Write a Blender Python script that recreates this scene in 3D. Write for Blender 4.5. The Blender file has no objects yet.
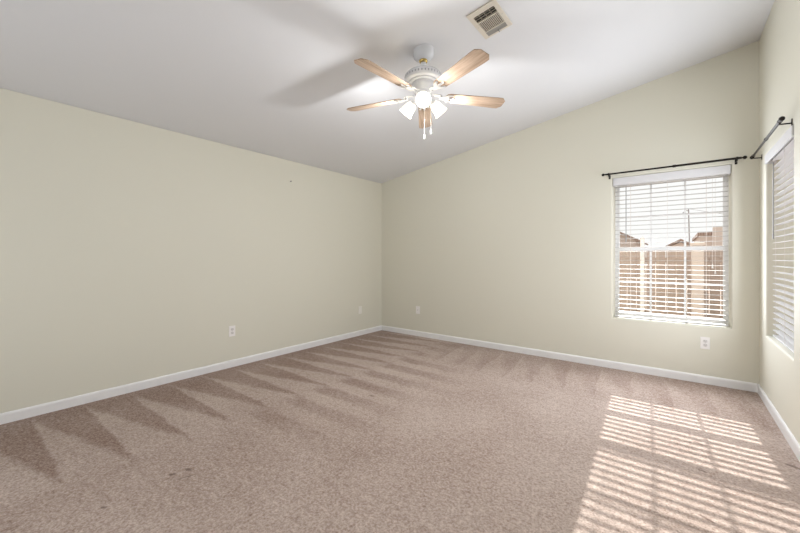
import bpy, bmesh, math, random
from mathutils import Vector, Matrix
random.seed(7)
R = math.radians
SC = bpy.context.scene
COL = SC.collection

# ------------------------------------------------------------------ sizes of the room
W = 4.456            # back wall width (x)
YR = -5.6            # rear wall (behind the camera)
HL = 2.44            # ceiling height at the left wall
SL = (3.150 - HL) / W  # ceiling rise per metre
def zc(x): return HL + SL * x
NB = (3.322, 4.275, 0.550, 2.073)    # back wall window niche: x0, x1, z0, z1
NR = (-1.165, -0.290, 0.560, 2.055)  # right wall window niche: y0, y1, z0, z1

# ------------------------------------------------------------------ camera
cam_d = bpy.data.cameras.new('camera')
cam = bpy.data.objects.new('camera', cam_d); COL.objects.link(cam)
cam.location = (3.862, -4.477, 1.2096)
cam.rotation_euler = (R(90), 0, R(37.807))
cam_d.sensor_width = 36
cam_d.lens = 354.585 / 800 * 36
cam_d.shift_y = -9.22 / 800
cam_d.clip_start = 0.02
SC.camera = cam

# ------------------------------------------------------------------ sky, sun, window light, fill light, exposure
world = bpy.data.worlds.new('sky'); SC.world = world
world.use_nodes = True
wb = world.node_tree.nodes['Background']
wb.inputs[0].default_value = (1.0, 0.985, 0.97, 1)
wb.inputs[1].default_value = 1.0

def lamp(name, kind, loc, energy, color, **kw):
    d = bpy.data.lights.new(name, kind)
    d.energy = energy; d.color = color
    for k, v in kw.items(): setattr(d, k, v)
    o = bpy.data.objects.new(name, d); COL.objects.link(o); o.location = loc
    return o
def aim(o, direction):
    o.rotation_euler = Vector(direction).to_track_quat('-Z', 'Y').to_euler()

sun = lamp('sun', 'SUN', (3.0, 8, 7), 11.0, (1.0, 0.96, 0.93), angle=R(0.55))
aim(sun, (0.050, -1.0, -0.615))
# daylight entering through the two windows in view, plus an added fill lamp behind the camera
l = lamp('daylight_back_window', 'AREA', (3.80, -0.10, 1.29), 22, (0.93, 0.99, 1.10), shape='RECTANGLE', size=0.85, size_y=1.35)
aim(l, (0, -1, 0))
l = lamp('daylight_side_window', 'AREA', (W - 0.10, -0.74, 1.29), 15, (0.93, 0.99, 1.10), shape='RECTANGLE', size=0.85, size_y=1.35)
aim(l, (-1, 0, 0))
l = lamp('rear_fill_light', 'AREA', (2.0, YR + 0.15, 1.15), 24, (0.93, 0.99, 1.10), shape='RECTANGLE', size=2.6, size_y=1.8)
aim(l, (0, 1, 0.30))

vs = SC.view_settings
SC.display_settings.display_device = 'sRGB'
vs.view_transform = 'Standard'; vs.look = 'None'; vs.gamma = 1.0; vs.exposure = 0.12
vs.use_curve_mapping = False

# ------------------------------------------------------------------ node helpers
def lin(r, g, b):
    f = lambda c: (c / 255) / 12.92 if c / 255 <= 0.04045 else ((c / 255 + 0.055) / 1.055) ** 2.4
    return (f(r), f(g), f(b), 1)
class NT:
    def __init__(s, name):
        s.mat = bpy.data.materials.new(name); s.mat.use_nodes = True
        s.t = s.mat.node_tree; s.n = s.t.nodes
        s.b = s.n['Principled BSDF']; s.out = s.n['Material Output']
    def link(s, a, b): s.t.links.new(a, b)
    def put(s, sock, v):
        if hasattr(v, 'links'): s.link(v, sock)
        else: sock.default_value = v
    def m(s, op, a, b=0.0, c=0.0, clamp=False):
        n = s.n.new('ShaderNodeMath'); n.operation = op; n.use_clamp = clamp
        s.put(n.inputs[0], a); s.put(n.inputs[1], b); s.put(n.inputs[2], c)
        return n.outputs[0]
    def pos(s):
        return s.n.new('ShaderNodeTexCoord').outputs['Object']
    def xyz(s, v):
        n = s.n.new('ShaderNodeSeparateXYZ'); s.link(v, n.inputs[0]); return n.outputs
    def noise(s, v, scale, detail=2.0, rough=0.5, dist=0.0):
        n = s.n.new('ShaderNodeTexNoise')
        if v is not None: s.link(v, n.inputs['Vector'])
        n.inputs['Scale'].default_value = scale; n.inputs['Detail'].default_value = detail
        n.inputs['Roughness'].default_value = rough; n.inputs['Distortion'].default_value = dist
        return n.outputs['Fac']
    def scale(s, v, sx, sy, sz):
        n = s.n.new('ShaderNodeMapping'); s.link(v, n.inputs['Vector'])
        n.inputs['Scale'].default_value = (sx, sy, sz); return n.outputs[0]
    def mix(s, f, a, b):
        n = s.n.new('ShaderNodeMix'); n.data_type = 'RGBA'
        s.put(n.inputs[0], f); s.put(n.inputs[6], a); s.put(n.inputs[7], b); return n.outputs[2]
    def step(s, v, lo, hi):
        n = s.n.new('ShaderNodeMapRange'); n.interpolation_type = 'SMOOTHSTEP'
        s.put(n.inputs[0], v); n.inputs[1].default_value = lo; n.inputs[2].default_value = hi
        return n.outputs[0]
    def bump(s, h, strength, dist=0.01):
        n = s.n.new('ShaderNodeBump'); n.inputs['Strength'].default_value = strength
        n.inputs['Distance'].default_value = dist; s.link(h, n.inputs['Height']); s.link(n.outputs[0], s.b.inputs['Normal'])
    def base(s, c): s.put(s.b.inputs['Base Color'], c)
    def rough(s, r): s.put(s.b.inputs['Roughness'], r)

def plain(name, c, rough=0.5, metal=0.0, var=0.04, vscale=12.0, spec=0.5):
    """a painted / plastic / metal surface: base colour with a faint procedural mottling"""
    t = NT(name); p = t.pos()
    f = t.noise(p, vscale, 3)
    d = tuple(max(0, x * (1 - var)) for x in c[:3]) + (1,); u = tuple(min(1, x * (1 + var)) for x in c[:3]) + (1,)
    t.base(t.mix(f, d, u)); t.rough(rough)
    t.b.inputs['Metallic'].default_value = metal
    t.b.inputs['Specular IOR Level'].default_value = spec
    return t.mat

# wall and ceiling paint (light orange-peel texture)
def paint(name, c, bump=0.12, sc=130):
    t = NT(name); p = t.pos()
    big = t.noise(p, 0.7, 2)
    t.base(t.mix(big, tuple(x * 0.975 for x in c[:3]) + (1,), tuple(min(1, x * 1.02) for x in c[:3]) + (1,)))
    t.rough(0.6); t.b.inputs['Specular IOR Level'].default_value = 0.3
    t.bump(t.noise(p, sc, 3), bump, 0.004)
    return t.mat
M = {}
M['wall'] = paint('cream_wall_paint', (0.76, 0.735, 0.625, 1))
M['ceiling'] = paint('white_ceiling_paint', (0.79, 0.79, 0.80, 1), 0.10, 90)
M['trim'] = plain('white_trim_paint', (0.88, 0.87, 0.86, 1), 0.4)
M['vinyl'] = plain('white_window_vinyl', (0.86, 0.86, 0.86, 1), 0.35)
M['blind'] = plain('white_blind_slats', (0.74, 0.73, 0.73, 1), 0.4)
M['blind_backlit'] = plain('backlit_shaded_blind_slats', (0.47, 0.46, 0.45, 1), 0.4)  # same white slats, backlit shade darkened into their colour
M['cord'] = plain('pale_blind_cord', (0.80, 0.76, 0.72, 1), 0.7)
M['wand'] = plain('grey_tilt_wand', (0.36, 0.36, 0.36, 1), 0.3)
M['rod'] = plain('dark_bronze_rod', (0.018, 0.014, 0.011, 1), 0.35, 0.6)
M['plate'] = plain('ivory_outlet_plastic', (0.92, 0.89, 0.86, 1), 0.35)
M['plate_dim'] = plain('cream_blank_plate', (0.90, 0.87, 0.80, 1), 0.4)
M['slot'] = plain('outlet_slots', (0.06, 0.05, 0.045, 1), 0.6)
M['recept'] = plain('ivory_receptacle', (0.74, 0.71, 0.68, 1), 0.35)
M['screw'] = plain('painted_screw', (0.6, 0.58, 0.53, 1), 0.3, 0.5)
M['fan'] = plain('white_fan_enamel', (0.82, 0.83, 0.86, 1), 0.25)
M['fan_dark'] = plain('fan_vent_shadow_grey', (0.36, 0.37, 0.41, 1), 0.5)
M['brass'] = plain('brass', (0.62, 0.46, 0.17, 1), 0.25, 1.0)
M['chain'] = plain('white_pull_chain', (0.86, 0.84, 0.80, 1), 0.35)
M['vent'] = plain('cream_vent_enamel', (0.74, 0.68, 0.58, 1), 0.4)
M['vent_in'] = plain('dark_duct', (0.05, 0.045, 0.04, 1), 0.8)
M['vent_lv'] = plain('vent_louvers', (0.60, 0.54, 0.45, 1), 0.45)
M['vent_gr'] = plain('vent_grey_louvers', (0.38, 0.37, 0.34, 1), 0.45)
M['nail'] = plain('steel_nail', (0.30, 0.28, 0.26, 1), 0.4, 0.7)
M['pole'] = plain('grey_steel_pole', (0.30, 0.28, 0.28, 1), 0.6)
M['stucco'] = paint('pale_stucco', (0.62, 0.53, 0.47, 1), 0.4, 40)
M['white_out'] = paint('white_bar', (0.74, 0.72, 0.71, 1), 0.2, 30)
M['upright'] = paint('cream_upright', (0.60, 0.52, 0.48, 1), 0.3, 30)

def m_glass():
    t = NT('window_glass')
    tr = t.n.new('ShaderNodeBsdfTransparent'); gl = t.n.new('ShaderNodeBsdfGlossy'); mx = t.n.new('ShaderNodeMixShader')
    tr.inputs[0].default_value = (0.96, 0.97, 0.97, 1); gl.inputs['Roughness'].default_value = 0.02
    fr = t.n.new('ShaderNodeFresnel'); fr.inputs[0].default_value = 1.2
    geo = t.n.new('ShaderNodeNewGeometry')
    t.link(t.m('MULTIPLY', fr.outputs[0], t.m('SUBTRACT', 1.0, geo.outputs['Backfacing'])), mx.inputs[0]); t.link(tr.outputs[0], mx.inputs[1]); t.link(gl.outputs[0], mx.inputs[2])
    t.link(mx.outputs[0], t.out.inputs['Surface']); return t.mat
M['glass'] = m_glass()

def m_wood():
    t = NT('light_oak_blade'); p = t.pos()
    q = t.scale(p, 3.0, 60.0, 20.0)
    g = t.noise(q, 1.6, 5, 0.6, 0.6); g2 = t.noise(t.scale(p, 1.5, 14, 5), 2.0, 3, 0.5, 0.8)
    f = t.m('ADD', t.m('MULTIPLY', g, 0.6), t.m('MULTIPLY', g2, 0.5))
    f = t.step(f, 0.35, 0.75)
    t.base(t.mix(f, (0.36, 0.245, 0.165, 1), (0.58, 0.43, 0.315, 1))); t.rough(0.4)
    return t.mat
M['oak'] = m_wood()

def m_shade():
    t = NT('lit_frosted_glass_shade')
    t.base((0.92, 0.90, 0.84, 1)); t.rough(0.3)
    tl = t.n.new('ShaderNodeBsdfTranslucent'); tl.inputs[0].default_value = (0.95, 0.92, 0.86, 1)
    mx = t.n.new('ShaderNodeMixShader'); mx.inputs[0].default_value = 0.5
    t.link(t.b.outputs[0], mx.inputs[1]); t.link(tl.outputs[0], mx.inputs[2]); t.link(mx.outputs[0], t.out.inputs['Surface'])
    t.b.inputs['Emission Color'].default_value = (1.0, 0.93, 0.78, 1)
    t.b.inputs['Emission Strength'].default_value = 3.2
    return t.mat
M['shade'] = m_shade()
def m_bulb():
    t = NT('glowing_bulb'); t.base((1, 1, 1, 1))
    t.b.inputs['Emission Color'].default_value = (1.0, 0.95, 0.86, 1); t.b.inputs['Emission Strength'].default_value = 6
    return t.mat
M['bulb'] = m_bulb()

def m_fence():
    t = NT('weathered_fence_boards'); p = t.pos()
    x, y, z = t.xyz(p)
    board = t.n.new('ShaderNodeTexWhiteNoise'); board.noise_dimensions = '1D'
    t.link(t.m('FLOOR', t.m('DIVIDE', x, 0.14)), board.inputs['W'])
    g = t.noise(t.scale(p, 30, 30, 2.5), 1.5, 4, 0.6)
    f = t.m('ADD', t.m('MULTIPLY', board.outputs['Value'], 0.5), t.m('MULTIPLY', g, 0.6))
    t.base(t.mix(f, (0.32, 0.25, 0.215, 1), (0.50, 0.41, 0.36, 1))); t.rough(0.85); return t.mat
M['fence'] = m_fence()
def m_gravel():
    t = NT('desert_gravel'); p = t.pos()
    f = t.noise(p, 14, 5, 0.7)
    t.base(t.mix(f, (0.30, 0.23, 0.18, 1), (0.60, 0.50, 0.42, 1))); t.rough(0.95); t.bump(f, 0.5, 0.03); return t.mat
M['gravel'] = m_gravel()
def m_tiles():
    t = NT('brown_roof_tiles'); p = t.pos()
    w = t.n.new('ShaderNodeTexWave'); w.inputs['Scale'].default_value = 3.0; w.inputs['Distortion'].default_value = 0.5
    t.link(p, w.inputs['Vector'])
    t.base(t.mix(w.outputs['Fac'], (0.27, 0.19, 0.15, 1), (0.42, 0.32, 0.27, 1))); t.rough(0.85); return t.mat
M['tiles'] = m_tiles()
def m_blocks():
    t = NT('tan_block_wall'); p = t.pos()
    b = t.n.new('ShaderNodeTexBrick')
    b.inputs['Color1'].default_value = (0.74, 0.66, 0.58, 1); b.inputs['Color2'].default_value = (0.80, 0.72, 0.64, 1)
    b.inputs['Mortar'].default_value = (0.62, 0.55, 0.48, 1); b.inputs['Scale'].default_value = 2.5
    q = t.n.new('ShaderNodeMapping'); q.inputs['Rotation'].default_value = (R(90), 0, R(90)); t.link(p, q.inputs[0]); t.link(q.outputs[0], b.inputs['Vector'])
    t.base(b.outputs['Color']); t.rough(0.9); return t.mat
M['blocks'] = m_blocks()

def m_carpet():
    t = NT('beige_cut_pile_carpet'); p = t.pos()
    x0, y0, _ = t.xyz(p)
    wob = t.m('MULTIPLY', t.m('SUBTRACT', t.noise(p, 3.5, 3), 0.5), 0.10)
    wob2 = t.m('MULTIPLY', t.m('SUBTRACT', t.noise(p, 9.0, 2), 0.5), 0.06)
    x = t.m('ADD', x0, wob); y = t.m('ADD', y0, t.m('ADD', wob2, t.m('MULTIPLY', wob, 0.5)))
    # vacuum tracks: pile brushed two ways, in wedges out from the left wall ...
    def tri(v, org, per): return t.m('FRACT', t.m('DIVIDE', t.m('SUBTRACT', v, org), per))
    tA = tri(y, -4.09, 0.305)
    edge = t.m('SUBTRACT', t.m('MULTIPLY', x, 0.81), t.m('ADD', tA, 0.04))
    A = t.step(edge, -0.10, 0.10)
    A = t.m('MULTIPLY', A, t.step(tA, 0.0, 0.10))
    mA = t.step(x, 1.36, 1.18)
    # ... in long strokes beyond them ...
    tB = tri(y, -4.02, 0.305)
    B = t.step(t.m('ABSOLUTE', t.m('SUBTRACT', tB, 0.5)), 0.16, 0.34)
    fadeB = t.m('MULTIPLY', t.step(x, 2.5, 1.3), t.step(y, -3.6, -2.2))
    B = t.m('ADD', 0.52, t.m('MULTIPLY', t.m('SUBTRACT', B, 0.55), t.m('MULTIPLY', fadeB, 0.55)))
    B = t.m('ADD', B, t.m('MULTIPLY', t.step(x, 1.2, 3.2), 0.25))
    # ... and in wedges out from the back wall
    tC = tri(t.m('ADD', x, t.m('MULTIPLY', y, 0.10)), 0.19, 0.275)
    C_ = t.step(t.m('SUBTRACT', t.m('MULTIPLY', y, -1.05), t.m('ADD', tC, 0.10)), -0.18, 0.18)
    C_ = t.m('ADD', 0.40, t.m('MULTIPLY', C_, 0.22))
    mC = t.m('MULTIPLY', t.step(y, -1.12, -0.92), t.step(x, 1.1, 1.7))
    A = t.m('ADD', 0.14, t.m('MULTIPLY', A, 0.54))
    nap = t.m('ADD', t.m('MULTIPLY', A, mA), t.m('MULTIPLY', B, t.m('SUBTRACT', 1.0, mA)))
    nap = t.m('ADD', t.m('MULTIPLY', C_, mC), t.m('MULTIPLY', nap, t.m('SUBTRACT', 1.0, mC)))
    nap = t.m('ADD', nap, t.m('MULTIPLY', t.m('SUBTRACT', t.noise(p, 1.6, 4, 0.6), 0.5), 0.9))
    # tufts
    grain = t.noise(p, 75, 3, 0.75)
    clump = t.noise(p, 26, 3, 0.6)
    g = t.m('ADD', t.m('MULTIPLY', t.m('SUBTRACT', grain, 0.5), 3.4), t.m('MULTIPLY', t.m('SUBTRACT', clump, 0.5), 1.3))
    f = t.m('ADD', nap, g, clamp=True)
    f2 = t.m('ADD', t.m('MULTIPLY', nap, 0.62), t.m('MULTIPLY', g, 0.60))
    f2 = t.m('ADD', f2, 0.12, clamp=True)
    col = t.mix(f2, (0.225, 0.136, 0.096, 1), (0.67, 0.555, 0.485, 1))
    # furniture dents and old spots
    for (cx, cy, a, b, rot) in ((1.650, -3.690, .028, .011, 60), (1.672, -3.620, .030, .010, 10), (1.735, -3.660, .05, .004, 70), (3.985, -1.465, .032, .010, -30),
                                (4.392, -1.460, .055, .014, -20), (3.985, -1.840, .026, .007, -15), (3.975, -2.310, .034, .008, -25), (1.77, -2.18, .03, .014, 0), (1.68, -4.0, .02, .009, 30)):
        dx = t.m('SUBTRACT', x0, cx); dy = t.m('SUBTRACT', y0, cy); c, s = math.cos(R(rot)), math.sin(R(rot))
        u = t.m('DIVIDE', t.m('ADD', t.m('MULTIPLY', dx, c), t.m('MULTIPLY', dy, s)), a)
        v = t.m('DIVIDE', t.m('SUBTRACT', t.m('MULTIPLY', dy, c), t.m('MULTIPLY', dx, s)), b)
        d = t.m('ADD', t.m('SQRT', t.m('ADD', t.m('MULTIPLY', u, u), t.m('MULTIPLY', v, v))), t.m('MULTIPLY', t.m('SUBTRACT', clump, 0.5), 1.6))
        col = t.mix(t.m('MULTIPLY', t.step(d, 1.25, 0.5), 0.62), col, (0.10, 0.055, 0.040, 1))
    t.base(col); t.rough(0.95); t.b.inputs['Specular IOR Level'].default_value = 0.1
    t.b.inputs['Sheen Weight'].default_value = 0.15
    t.bump(t.m('ADD', grain, t.m('MULTIPLY', clump, 0.7)), 0.55, 0.012)
    return t.mat
M['carpet'] = m_carpet()

# ------------------------------------------------------------------ mesh helpers
def BM(): return bmesh.new()
def box(bm, lo, hi, bevel=0.0, mtx=None):
    lo = Vector(lo); hi = Vector(hi)
    r = bmesh.ops.create_cube(bm, size=1.0)['verts']
    bmesh.ops.scale(bm, vec=hi - lo, verts=r); bmesh.ops.translate(bm, vec=(lo + hi) / 2, verts=r)
    if bevel:
        es = list({e for v in r for e in v.link_edges})
        r = list({v for f in bmesh.ops.bevel(bm, geom=es, offset=bevel, segments=2, affect='EDGES', profile=0.6)['faces'] for v in f.verts} | {v for v in r if v.is_valid})
    if mtx is not None: bmesh.ops.transform(bm, matrix=mtx, verts=r)
    return r
def tube(bm, p0, p1, r0, r1=None, n=16):
    p0 = Vector(p0); p1 = Vector(p1); d = p1 - p0
    q = d.to_track_quat('Z', 'Y').to_matrix().to_4x4()
    q.translation = (p0 + p1) / 2
    return bmesh.ops.create_cone(bm, cap_ends=True, segments=n, radius1=r0, radius2=r0 if r1 is None else r1, depth=d.length, matrix=q)['verts']
def path(bm, pts, r, n=8):
    for a, b in zip(pts, pts[1:]): tube(bm, a, b, r, n=n)
    for p in pts[1:-1]: ball(bm, p, r, 6)
def ball(bm, c, r, n=12, sx=1, sy=1, sz=1):
    return bmesh.ops.create_uvsphere(bm, u_segments=n * 2, v_segments=n, radius=r, matrix=Matrix.Translation(c) @ Matrix.Diagonal((sx, sy, sz, 1)))['verts']
def lathe(bm, prof, n=40, mtx=None, close=False):
    rings = []
    for (r, z) in prof:
        if r < 1e-6: rings.append([bm.verts.new((0, 0, z))])
        else: rings.append([bm.verts.new((r * math.cos(2 * math.pi * i / n), r * math.sin(2 * math.pi * i / n), z)) for i in range(n)])
    if close: rings.append(rings[0])
    for a, b in zip(rings, rings[1:]):
        for i in range(n):
            j = (i + 1) % n
            if len(a) == 1: f = (a[0], b[j], b[i])
            elif len(b) == 1: f = (a[i], a[j], b[0])
            else: f = (a[i], a[j], b[j], b[i])
            try: bm.faces.new(f)
            except ValueError: pass
    vs_ = list({v for r in rings for v in r})
    if mtx is not None: bmesh.ops.transform(bm, matrix=mtx, verts=vs_)
    return vs_
def prism(bm, outline, h0, h1, axis=2, bevel=0.0):
    def P(u, v, h):
        return {2: (u, v, h), 1: (u, h, v), 0: (h, u, v)}[axis]
    a = [bm.verts.new(P(u, v, h0)) for u, v in outline]; b = [bm.verts.new(P(u, v, h1)) for u, v in outline]
    fs = [bm.faces.new(a), bm.faces.new(b)]
    n = len(a)
    for i in range(n): fs.append(bm.faces.new((a[i], a[(i + 1) % n], b[(i + 1) % n], b[i])))
    if bevel:
        es = list({e for f in fs[:2] for e in f.edges})
        bmesh.ops.bevel(bm, geom=es, offset=bevel, segments=2, affect='EDGES', profile=0.6)
    return a + b
def obj(name, bm, mat, parent=None, loc=(0, 0, 0), rot=(0, 0, 0), smooth=None):
    bmesh.ops.recalc_face_normals(bm, faces=bm.faces)
    me = bpy.data.meshes.new(name); bm.to_mesh(me); bm.free()
    me.materials.append(mat)
    if smooth:
        for p in me.polygons: p.use_smooth = True
    o = bpy.data.objects.new(name, me); COL.objects.link(o)
    o.location = loc; o.rotation_euler = rot
    if parent is not None: o.parent = parent
    if smooth:
        md = o.modifiers.new('edges', 'EDGE_SPLIT'); md.split_angle = R(smooth)
    return o
def thing(name, label, cat, loc=(0, 0, 0), rotz=0.0, group=None):
    o = bpy.data.objects.new(name, None); COL.objects.link(o); o.empty_display_size = 0.1
    o.location = loc; o.rotation_euler = (0, 0, rotz)
    return tag(o, label, cat, group)
def tag(o, label, cat, group=None):
    o['label'] = label; o['category'] = cat
    if group: o['group'] = group
    return o
def struct(name, bm, mat, label=None, parent=None, smooth=None):
    o = obj(name, bm, mat, parent, smooth=smooth)
    if parent is None:
        o['kind'] = 'structure'
        if label: o['label'] = label; 
    return o
def copy_tree(o, parent=None):
    c = o.copy(); COL.objects.link(c)
    if parent is not None: c.parent = parent
    for ch in list(o.children): copy_tree(ch, c)
    return c

# ------------------------------------------------------------------ room shell
bm = BM(); box(bm, (-0.15, YR - 0.15, -0.12), (W + 0.31, 0.31, 0)); struct('floor', bm, M['carpet'])
bm = BM()
prism(bm, [(-0.15, zc(-0.15)), (W + 0.31, zc(W + 0.31)), (W + 0.31, zc(W + 0.31) + 0.15), (-0.15, zc(-0.15) + 0.15)], YR - 0.15, 0.31, axis=1)
struct('ceiling', bm, M['ceiling'])
bm = BM(); box(bm, (-0.15, YR, 0), (0, 0, HL - 0.003)); struct('wall_left', bm, M['wall'])
bm = BM()
prism(bm, [(-0.15, 0), (W + 0.15, 0), (W + 0.15, zc(W + 0.15)), (-0.15, zc(-0.15))], YR - 0.15, YR, axis=1)
struct('wall_rear', bm, M['wall'])

def holed_wall(us, zs, top, P, depth):
    """wall with one opening and rounded drywall returns; P(u, z, d) gives the point at depth d"""
    bm = BM()
    def z_(i, j): return top(us[i]) if j == 3 else zs[j]
    F = [[bm.verts.new(P(us[i], z_(i, j), 0)) for j in range(4)] for i in range(4)]
    B = [[bm.verts.new(P(us[i], z_(i, j), depth)) for j in range(4)] for i in range(4)]
    for i in range(3):
        for j in range(3):
            if (i, j) == (1, 1): continue
            for G in (F, B): bm.faces.new((G[i][j], G[i + 1][j], G[i + 1][j + 1], G[i][j + 1]))
    ring = [(1, 1), (2, 1), (2, 2), (1, 2)]
    for a, b in zip(ring, ring[1:] + ring[:1]):
        bm.faces.new((F[a[0]][a[1]], F[b[0]][b[1]], B[b[0]][b[1]], B[a[0]][a[1]]))
    outer = [(0, 0), (1, 0), (2, 0), (3, 0), (3, 1), (3, 2), (3, 3), (2, 3), (1, 3), (0, 3), (0, 2), (0, 1)]
    for a, b in zip(outer, outer[1:] + outer[:1]):
        bm.faces.new((F[a[0]][a[1]], F[b[0]][b[1]], B[b[0]][b[1]], B[a[0]][a[1]]))
    bmesh.ops.recalc_face_normals(bm, faces=bm.faces)
    es = []
    for a, b in zip(ring, ring[1:] + ring[:1]):
        e = bm.edges.get((F[a[0]][a[1]], F[b[0]][b[1]]))
        if e: es.append(e)
    bmesh.ops.bevel(bm, geom=es, offset=0.014, segments=4, affect='EDGES', profile=0.5)
    return bm
bm = holed_wall([-0.15, NB[0], NB[1], W + 0.31], [0, NB[2], NB[3]], zc, lambda u, z, d: (u, d, z), 0.31)
struct('wall_back', bm, M['wall'])
bm = holed_wall([YR, NR[0], NR[1], 0.0], [0, NR[2], NR[3]], lambda u: zc(W), lambda u, z, d: (W + d, u, z), 0.31)
struct('wall_right', bm, M['wall'])

# baseboards (profiled: flat board with an eased top)
BBP = [(0, 0), (0.013, 0), (0.013, 0.062), (0.010, 0.072), (0.004, 0.078), (0, 0.078)]
bm = BM(); prism(bm, [(d, z) for d, z in BBP], YR, 0.0, axis=1); struct('baseboard_left', bm, M['trim'])
bm = BM(); prism(bm, [(-d, z) for d, z in BBP], 0.013, W - 0.013, axis=0); struct('baseboard_back', bm, M['trim'])
bm = BM(); prism(bm, [(W - d, z) for d, z in BBP], YR, 0.0, axis=1); struct('baseboard_right', bm, M['trim'])

# ------------------------------------------------------------------ windows: single-hung, colonial grid
def window(name, T, w, z0, z1):
    """T maps (u 0..w, depth outwards, z) to the room"""
    zr = z0 + (z1 - z0) * 0.492          # meeting rail
    def B(bm, u0, u1, d0, d1, a, b):
        d0 += .139; d1 += .139          # set towards the outside of the wall
        p = T(u0, d0, a); q = T(u1, d1, b)
        box(bm, [min(s, t_) for s, t_ in zip(p, q)], [max(s, t_) for s, t_ in zip(p, q)])
    bm = BM(); f = 0.022; fs = 0.012
    B(bm, 0, fs, .082, .145, z0, z1); B(bm, w - fs, w, .082, .145, z0, z1)
    B(bm, fs, w - fs, .082, .145, z0, z0 + f); B(bm, fs, w - fs, .082, .145, z1 - f, z1)
    root = struct(name, bm, M['vinyl'])
    s = 0.028
    for (a, b, d0, d1) in ((z0 + f, zr + .018, .084, .108), (zr - .018, z1 - f, .112, .136)):
        bm = BM(); u0, u1 = fs, w - fs
        B(bm, u0, u0 + s, d0, d1, a, b); B(bm, u1 - s, u1, d0, d1, a, b)
        B(bm, u0 + s, u1 - s, d0, d1, a, a + .030); B(bm, u0 + s, u1 - s, d0, d1, b - .036, b)
        sash = obj('window_sash', bm, M['vinyl'], root)
        bm = BM(); dm = (d0 + d1) / 2
        n = 3
        for k in (1, 2):
            u = u0 + s + (u1 - u0 - 2 * s) * k / n
            B(bm, u - .009, u + .009, dm - .007, dm + .007, a + .036, b - .036)
        zm = (a + b) / 2 - 0.010
        for k in range(3):
            ua = u0 + s + (u1 - u0 - 2 * s) * k / n + (.009 if k else 0); ub = u0 + s + (u1 - u0 - 2 * s) * (k + 1) / n - (.009 if k < 2 else 0)
            B(bm, ua, ub, dm - .007, dm + .007, zm - .009, zm + .009)
        obj('window_muntins', bm, M['vinyl'], sash)
        bm = BM(); B(bm, u0 + s, u1 - s, dm - .002, dm + .002, a + .036, b - .036)
        obj('glass_pane', bm, M['glass'], sash)
    bm = BM(); B(bm, w / 2 - .03, w / 2 + .03, .070, .084, zr + .0185, zr + .028)
    obj('sash_lock', bm, M['vinyl'], root)
    return root
window('window_1', lambda u, d, z: (NB[0] + u, d, z), NB[1] - NB[0], NB[2], NB[3])
window('window_2', lambda u, d, z: (W + d, NR[1] - u, z), NR[1] - NR[0], NR[2], NR[3])

# ------------------------------------------------------------------ horizontal blinds (one per window)
def blind(label, w, z0, z1, loc, rotz, tilt, dv, vh, cy, slat_mat):
    """local: u along x, +y outwards, z up from the sill; w wide"""
    t = thing('window_blind', label, 'blind', loc, rotz, 'blinds in the two windows')
    h = z1 - z0
    bm = BM(); box(bm, (.006, dv, h - vh), (w - .006, dv + .012, h - .004), .003)
    for u in (.006, w - .018): box(bm, (u, dv + .012, h - vh), (u + .012, cy, h - .004))
    obj('valance', bm, M['blind'], t)
    bm = BM(); box(bm, (.022, cy - .028, h - .055), (w - .022, cy + .028, h - .006)); obj('headrail', bm, M['blind'], t)
    pitch = 0.0475
    bm = BM(); z = 0.055; zs_ = []
    while z < h - .065: zs_.append(z); z += pitch
    for z in zs_:
        m = Matrix.Translation((w / 2, cy, z)) @ Matrix.Rotation(tilt, 4, 'X')
        # gently crowned slat
        a = []
        for s in range(7):
            v = -0.022 + 0.044 * s / 6; cr = 0.0012 * (1 - (v / 0.022) ** 2)
            a.append((v, cr))
        outline = [(v, c + .0011) for v, c in a] + [(v, c - .0011) for v, c in reversed(a)]
        vsl = prism(bm, outline, -(w / 2 - .012), w / 2 - .012, axis=0)
        bmesh.ops.transform(bm, matrix=m, verts=vsl)
    obj('slats', bm, slat_mat, t)
    bm = BM(); box(bm, (.012, cy - .022, .003), (w - .012, cy + .022, .016), .003); obj('bottom_rail', bm, M['blind'], t)
    for u in (.165, .50, .82):
        u *= w
        bm = BM()
        for y in (cy - .0245, cy + .0245): tube(bm, (u, y, .02), (u, y, h - .056), .0013, n=6)
        obj('ladder_cord', bm, M['cord'], t)
    bm = BM(); tube(bm, (.118, cy - .034, h - .085), (.118, cy - .034, h - .66), .0042, n=8); tube(bm, (.118, cy - .034, h - .66), (.118, cy - .034, h - .70), .0060, .0045, n=8)
    obj('tilt_wand', bm, M['wand'], t)
    for u, ln in ((w - .128, .93), (w - .108, .985)):
        bm = BM(); tube(bm, (u, cy - .033, h - .085), (u, cy - .033, h - ln), .0014, n=6)
        c = obj('lift_cord', bm, M['cord'], t)
        bm = BM(); lathe(bm, [(0, .0), (.003, 0), (.004, -.012), (.0075, -.034), (.0075, -.040), (0, -.040)], 12, Matrix.Translation((u, cy - .033, h - ln)))
        obj('tassel', bm, M['cord'], c)
    return t
blind('white slatted blind open in the window facing the fence', NB[1] - NB[0], NB[2], NB[3], (NB[0], 0, NB[2]), 0, R(-1.5), 0.002, .085, .115, M['blind_backlit'])
blind('white slatted blind in the side wall window near the corner', NR[1] - NR[0], NR[2], NR[3], (W, NR[1], NR[2]), R(-90), R(3), -0.008, .075, .060, M['blind'])

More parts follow.
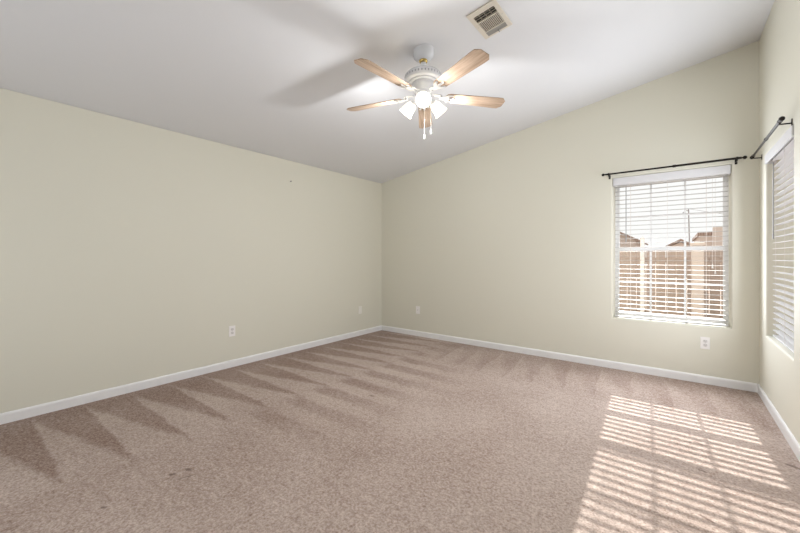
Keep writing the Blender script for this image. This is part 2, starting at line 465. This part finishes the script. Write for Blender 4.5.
# ------------------------------------------------------------------ curtain rods
def rod(label, length, loc, rotz, ends, off, r=0.0085, drop=.035, group='curtain rods over the windows'):
    """local: x along the wall from the rod's middle, -y into the room, origin on the wall at rod height"""
    t = thing('curtain_rod', label, 'curtain rod', loc, rotz, group)
    hl = length / 2
    bm = BM(); tube(bm, (-hl, -off, 0), (0.12 * hl, -off, 0), r * .84, n=16); tube(bm, (0.10 * hl, -off, 0), (hl, -off, 0), r, n=16)
    tube(bm, (0.08 * hl, -off, 0), (0.13 * hl, -off, 0), r * 1.25, n=16)
    obj('pole', bm, M['rod'], t, smooth=40)
    for s in (-1, 1):
        bm = BM(); mt = Matrix.Translation((s * hl, -off, 0)) @ Matrix.Rotation(s * R(90), 4, 'Y')
        lathe(bm, [(0, -.002), (.009, -.002), (.009, .004), (.0065, .008), (.0065, .011), (.012, .016), (.0155, .024), (.014, .033), (.008, .040), (0, .042)], 20, mt)
        obj('finial', bm, M['rod'], t, smooth=40)
    for u in ends:
        bm = BM()
        box(bm, (u - .009, -.004, -.040), (u + .009, 0, .004), .0015)
        tube(bm, (u, -.003, -.024), (u, -off + .004, -.020), .0048, n=10)
        tube(bm, (u, -off, -.024), (u, -off, -.007), .0048, n=10)
        lathe(bm, [(r + .001, -.007), (r + .0035, -.007), (r + .0035, .007), (r + .001, .007)], 18, Matrix.Translation((u, -off, 0)) @ Matrix.Rotation(R(90), 4, 'Y'), close=True)
        obj('bracket', bm, M['rod'], t, smooth=40)
    return t
rod('thin black curtain rod above the window facing the fence', 1.06, (3.80, 0, 2.105), 0, (-.505, .505), .075, r=.0105)
rod('dark curtain rod on the side wall by the corner', 1.06, (W, -0.635, 2.095), R(-90), (-.50, .50), .055, r=.0095)

# ------------------------------------------------------------------ wall outlets
def duplex(label, loc, rotz):
    t = thing('wall_outlet', label, 'outlet', loc, rotz, 'double outlets low on the walls')
    bm = BM(); box(bm, (-.035, -.006, -.0575), (.035, 0, .0575), .002); obj('cover_plate', bm, M['plate'], t)
    for z in (.0195, -.0195):
        bm = BM()
        pts = [(.0165 * math.cos(a), max(-.0135, min(.0135, .0175 * math.sin(a)))) for a in [2 * math.pi * k / 24 for k in range(24)]]
        prism(bm, [(x, z + y) for x, y in pts], -.0085, -.004, axis=1)
        r = obj('receptacle', bm, M['recept'], t)
        bm = BM()
        box(bm, (-.0075, -.0089, z - .001), (-.0055, -.0070, z + .007)); box(bm, (.0055, -.0089, z), (.0075, -.0070, z + .006))
        tube(bm, (0, -.0089, z - .007), (0, -.0070, z - .007), .0022, n=10)
        obj('slots', bm, M['slot'], r)
    bm = BM(); tube(bm, (0, -.0075, 0), (0, -.005, 0), .003, n=10); obj('screw', bm, M['screw'], t)
    return t
def plate(label, loc, rotz, jack):
    t = thing('wall_plate', label, 'wall plate', loc, rotz, 'wall plates near the far corner')
    bm = BM(); box(bm, (-.035, -.006, -.0575), (.035, 0, .0575), .002); obj('cover_plate', bm, M['plate_dim'] if not jack else M['plate'], t)
    if jack:
        bm = BM(); tube(bm, (0, -.016, 0), (0, -.004, 0), .005, n=12); tube(bm, (0, -.009, 0), (0, -.005, 0), .0085, n=6); obj('cable_jack', bm, M['screw'], t)
    for z in (.042, -.042):
        bm = BM(); tube(bm, (0, -.0075, z), (0, -.005, z), .003, n=10); obj('screw', bm, M['screw'], t)
    return t
duplex('white double outlet halfway along the long left wall', (0, -2.523, 0.396), R(90))
plate('small cream wall plate on the left wall close to the corner', (0, -0.512, 0.392), R(90), False)
plate('white wall plate on the back wall close to the far corner', (0.739, 0, 0.399), 0, True)
duplex('white double outlet below the window facing the fence', (4.089, 0, 0.388), 0)

# nails left in the left wall
bm = BM(); tube(bm, (0, 0, 0), (.022, 0, .004), .0035, n=8); tube(bm, (.020, 0, .0036), (.024, 0, .0043), .008, n=10)
tag(obj('nail', bm, M['nail'], None, (0, -1.777, 2.168)), 'bare nail high on the left wall', 'nail')

# ------------------------------------------------------------------ ceiling register
VX, VY = 2.826, -2.105
tilt = math.atan(SL)
vent = thing('ceiling_vent', 'cream metal air vent in the sloped ceiling beside the fan', 'vent', (VX, VY, zc(VX)))
vent.rotation_euler = (0, -tilt, 0)
hx, hy = .105, .160
def vy(f): return -hy + 2 * hy * f
bm = BM()   # frame with three openings; local z down is negative
ix = .074
secs = ((.15, .37), (.395, .765), (.79, .945))
box(bm, (-hx, -hy, -.009), (-ix, hy, 0), .002); box(bm, (ix, -hy, -.009), (hx, hy, 0), .002)
prev = 0.0
for a, b in secs + ((1.0, 1.0),):
    box(bm, (-ix, vy(prev), -.009), (ix, vy(a), 0), .001); prev = b
obj('frame', bm, M['vent'], vent)
bm = BM(); box(bm, (-ix, vy(.12), -.0025), (ix, vy(.96), -.0005)); obj('duct_opening', bm, M['vent_in'], vent)
bm = BM()
for k in range(3):
    y = vy(.15) + (vy(.37) - vy(.15)) * (k + .5) / 3
    box(bm, (-ix, -.0075, -.0005), (ix, .0075, .0005), 0, Matrix.Translation((0, y, -.007)) @ Matrix.Rotation(R(62), 4, 'X'))
for x in (-.037, 0, .037): box(bm, (x - .0015, vy(.15), -.0075), (x + .0015, vy(.37), -.003))
obj('louvers', bm, M['vent_lv'], vent)
bm = BM()
for k in range(13):
    x = -ix + 2 * ix * (k + .5) / 13
    box(bm, (-.0045, vy(.395), -.0006), (.0045, vy(.765), .0006), 0, Matrix.Translation((x, 0, -.006)) @ Matrix.Rotation(R(25), 4, 'Y'))
obj('louvers', bm, M['vent_lv'], vent)
bm = BM()
for k in range(4):
    y = vy(.79) + (vy(.945) - vy(.79)) * (k + .5) / 4
    box(bm, (-ix, -.0062, -.0006), (ix, .0062, .0006), 0, Matrix.Translation((0, y, -.006)) @ Matrix.Rotation(R(-22), 4, 'X'))
obj('louvers', bm, M['vent_gr'], vent)
bm = BM(); box(bm, (.008, vy(.90), -.022), (.013, vy(.955), -.006), .001); obj('damper_lever', bm, M['vent_gr'], vent)
for s in (-1, 1):
    bm = BM(); tube(bm, (s * .09, 0, -.011), (s * .09, 0, -.008), .0035, n=10); obj('screw', bm, M['screw'], vent)

# ------------------------------------------------------------------ ceiling fan
FX, FY = 2.320, -2.195
FZ = zc(FX)
fan = thing('ceiling_fan', 'white ceiling fan with five light oak blades and three lit lamps', 'ceiling fan', (FX, FY, FZ))
ZB = 2.462 - FZ          # blade plane, relative to the mount
bm = BM(); lathe(bm, [(0, .012), (.080, .012), (.080, -.010), (.079, -.034), (.073, -.054), (.058, -.068), (.032, -.075), (0, -.075)], 48)
obj('canopy', bm, M['fan'], fan, smooth=40)
bm = BM(); lathe(bm, [(0, -.070), (.030, -.070), (.034, -.080), (.030, -.090), (.022, -.096), (0, -.096)], 32); obj('brass_collar', bm, M['brass'], fan, smooth=40)
bm = BM(); lathe(bm, [(0, -.092), (.021, -.092), (.021, -.168), (0, -.168)], 24); obj('downrod', bm, M['fan'], fan, smooth=40)
# motor housing: wide vented crown above, narrower white bowl below
bm = BM()
lathe(bm, [(0, -.162), (.045, -.162), (.092, -.168), (.124, -.180), (.141, -.196), (.144, -.208), (.144, -.224), (.136, -.238), (.108, -.248),
           (.088, -.252), (.085, -.286), (.078, -.304), (.074, -.326), (0, -.326)], 64)
obj('motor_housing', bm, M['fan'], fan, smooth=35)
bm = BM()
for k in range(36):
    a = 2 * math.pi * k / 36
    box(bm, (-.003, -.0035, -.0075), (.003, .0035, .0075), .001, Matrix.Rotation(a, 4, 'Z') @ Matrix.Translation((.1425, 0, -.216)))
obj('vent_slots', bm, M['fan_dark'], fan)
bm = BM(); lathe(bm, [(.086, -.249), (.112, -.246), (.114, -.250), (.112, -.255), (.086, -.257)], 64, close=True); obj('rim_band', bm, M['fan'], fan, smooth=40)
bm = BM()
for k in range(24):
    a = 2 * math.pi * k / 24
    box(bm, (-.003, -.004, -.012), (.003, .004, .012), .001, Matrix.Rotation(a, 4, 'Z') @ Matrix.Translation((.0855, 0, -.272)))
obj('housing_ribs', bm, M['fan'], fan)
# blades: clipped corners, pitched
def blade_outline():
    r0, r1 = .190, .675
    pts = [(r0, -.042), (r0 + .020, -.050), (r1 - .065, -.064), (r1 - .030, -.064), (r1, -.034), (r1, .034), (r1 - .030, .064), (r1 - .065, .064), (r0 + .020, .050), (r0, .042), (r0 - .012, .022), (r0 - .012, -.022)]
    return pts
blade0 = None
for k in range(5):
    ang = R(50 + 72 * k)
    if blade0 is None:
        bm = BM(); prism(bm, blade_outline(), -.003, .003, axis=2, bevel=.0015)
        b = obj('blade', bm, M['oak'], fan, (0, 0, ZB)); blade0 = b
        bm = BM()       # forked iron under the blade root
        box(bm, (.080, -.013, .010), (.150, .013, .016), .002, Matrix.Identity(4))
        prism(bm, [(.140, -.014), (.165, -.017), (.195, -.040), (.228, -.044), (.236, -.036), (.228, -.028), (.206, -.022), (.198, -.008), (.250, -.010), (.262, 0), (.250, .010), (.198, .008), (.206, .022), (.228, .028), (.236, .036), (.228, .044), (.195, .040), (.165, .017), (.140, .014)], -.009, -.0035, axis=2, bevel=.0012)
        prism(bm, [(.136, -.009), (.152, -.009), (.152, .016), (.136, .016)], -.013, .013, axis=1)
        for (x, y) in ((.222, -.036), (.222, .036), (.247, 0)): ball(bm, (x, y, -.0095), .005, 6, 1, 1, .5)
        obj('blade_iron', bm, M['fan'], b, smooth=35)
    else:
        b = copy_tree(blade0, fan)
    b.rotation_euler = (Matrix.Rotation(ang, 3, 'Z') @ Matrix.Rotation(R(-12), 3, 'X')).to_euler()
# light kit
bm = BM(); lathe(bm, [(0, -.322), (.062, -.322), (.066, -.328), (.060, -.340), (.050, -.348), (.050, -.378), (.055, -.385), (.050, -.400), (.030, -.412), (.012, -.416), (.010, -.424), (0, -.426)], 40)
obj('light_fitter', bm, M['fan'], fan, smooth=40)
for a in (-56, 64, 184):
    ca, sa = math.cos(R(a)), math.sin(R(a))
    tl = R(48)        # lamp axis, tilted away from straight down
    d = Vector((ca * math.sin(tl), sa * math.sin(tl), -math.cos(tl)))
    p0 = Vector((ca * .045, sa * .045, -.362)); p1 = Vector((ca * .066, sa * .066, -.364)); p2 = p1 + d * .022
    bm = BM(); path(bm, [p0, p1, p2], .010, 12)
    mt = Matrix.Translation(p2) @ d.to_track_quat('Z', 'X').to_matrix().to_4x4()
    lathe(bm, [(0, -.004), (.020, -.004), (.025, .004), (.025, .018), (0, .018)], 24, mt)
    arm = obj('lamp_arm', bm, M['fan'], fan, smooth=40)
    bm = BM()   # bell shade, open mouth, glass 3 mm thick
    outer = [(.023, .012), (.029, .020), (.038, .035), (.043, .055), (.046, .080), (.051, .102), (.056, .113)]
    inner = [(r - .003, z) for r, z in reversed(outer)]
    lathe(bm, outer + inner, 40, mt, close=True)
    sh = obj('lamp_shade', bm, M['shade'], fan, smooth=60)
    bm = BM(); lathe(bm, [(0, .014), (.013, .014), (.014, .030), (.022, .046), (.028, .062), (.027, .078), (.018, .090), (0, .095)], 24, mt)
    obj('bulb', bm, M['bulb'], sh, smooth=60)
    li = lamp('lamp_light', 'POINT', p2 + d * .118, 16, (0.95, 0.97, 1.0), shadow_soft_size=.02)
    li.parent = fan
# pull chains with bell ends
for (dx, dy, ln) in ((.030, -.030, .270), (.060, .015, .225)):
    bm = BM(); z = -.395
    tube(bm, (dx, dy, z), (dx, dy, z - ln), .0012, n=6)
    for k in range(int(ln / .009)): ball(bm, (dx, dy, z - k * .009), .0016, 4)
    ch = obj('pull_chain', bm, M['chain'], fan)
    bm = BM(); lathe(bm, [(0, .004), (.003, .004), (.004, -.006), (.0075, -.024), (.0082, -.032), (.005, -.037), (0, -.037)], 16, Matrix.Translation((dx, dy, z - ln)))
    obj('pull_knob', bm, M['chain'], ch, smooth=40)

# ------------------------------------------------------------------ outside
bm = BM(); box(bm, (-40, 0.31, -0.25), (45, 60, -0.13)); box(bm, (W + 0.31, -30, -0.25), (45, 0.31, -0.13))
struct('ground', bm, M['gravel'])
YF = 3.1
fence = thing('wooden_fence', 'brown weathered board fence outside the window', 'fence', (0, YF, -0.13))
bm = BM(); x = -2.0
while x < 9.0:
    h = 1.50 + random.uniform(-.012, .012)
    box(bm, (x, 0, .03), (x + .132, .018, h)); x += .14
obj('fence_boards', bm, M['fence'], fence)
for z in (.35, 1.25):
    bm = BM(); box(bm, (-2.0, .019, z), (9.0, .055, z + .085)); obj('fence_rail', bm, M['fence'], fence)
for x in (-1.9, .5, 2.9, 5.3, 7.7):
    bm = BM(); box(bm, (x, .056, 0), (x + .09, .146, 1.52)); obj('fence_post', bm, M['fence'], fence)
bm = BM(); box(bm, (-.03, -.03, 0), (.03, .03, 1.66), .006); prism(bm, [(-.035, 1.66), (.035, 1.66), (0, 1.70)], -.035, .035, axis=1)  # plain white bar set where a pale streak shows
tag(obj('pale_bar', bm, M['white_out'], None, (3.42, 2.85, -0.13)), 'narrow white bar standing against the brown fence', 'post')
bm = BM(); box(bm, (-.075, -.075, 0), (.075, .075, 1.52), .01); box(bm, (-.09, -.09, 1.52), (.09, .09, 1.57), .008)  # plain cream block set where a second pale streak shows
tag(obj('pale_upright', bm, M['upright'], None, (4.14, 2.80, -0.13)), 'cream pillar standing against the brown fence', 'upright')

def house(label, x0, x1, y0, y1, eave, ridge, wall, base=-0.4, ov=.35):
    t = thing('house', label, 'house', ((x0 + x1) / 2, (y0 + y1) / 2, base), 0, 'distant houses beyond the fence')
    hw, hd = (x1 - x0) / 2, (y1 - y0) / 2
    bm = BM(); prism(bm, [(-hw, 0), (hw, 0), (hw, eave), (0, ridge - .1), (-hw, eave)], -hd, hd, axis=1); obj('house_wall', bm, wall, t)
    bm = BM(); s = (ridge - eave) / hw
    prism(bm, [(-hw - ov, eave - s * ov), (0, ridge), (hw + ov, eave - s * ov), (hw + ov, eave - s * ov + .16), (0, ridge + .16), (-hw - ov, eave - s * ov + .16)], -hd - ov, hd + ov, axis=1)
    obj('roof', bm, M['tiles'], t)
    return t
house('distant house with a brown gable roof beyond the fence at the window edge', -6.2, 1.5, 28, 36, 2.9, 4.95, M['stucco'])
house('small distant house with brown roof behind the middle of the fence', 3.4, 5.0, 30, 36, 2.4, 2.85, M['stucco'], ov=.25)
h = house('distant pinkish two storey house beyond the fence beside the utility pole', 4.9, 12.5, 20, 28, 2.75, 2.8, M['stucco'], ov=.1)
bm = BM(); box(bm, (-3.3, -4.35, 0), (-2.9, -4.0, 3.15)); obj('chimney', bm, M['stucco'], h)
pole = thing('utility_pole', 'thin grey utility pole rising above the distant roofs', 'pole', (4.30, 13.5, -0.3))
bm = BM(); tube(bm, (.05, 0, 0), (-.02, 0, 3.40), .026, .018, n=10); obj('pole_shaft', bm, M['pole'], pole)
bm = BM(); path(bm, [(-.02, 0, 3.33), (-.10, 0, 3.36), (-.20, 0, 3.26)], .014, 8); ball(bm, (-.22, 0, 3.22), .05, 6, 1.4, 1, .6); obj('lamp_arm', bm, M['pole'], pole)
bm = BM()
pts = [(-.02 + 6 * s, .0, 3.42 - 1.9 * s + 1.1 * s * s) for s in [k / 10 for k in range(11)]]
path(bm, pts, .006, 6); obj('overhead_cable', bm, M['pole'], pole)
bm = BM(); box(bm, (-.1, -14, 0), (.1, 14, 1.75)); box(bm, (-.12, -14, 1.75), (.12, 14, 1.82))
tag(obj('block_wall', bm, M['blocks'], None, (W + 3.6, -4.2, -0.13)), 'tan block garden wall outside the side window', 'wall')
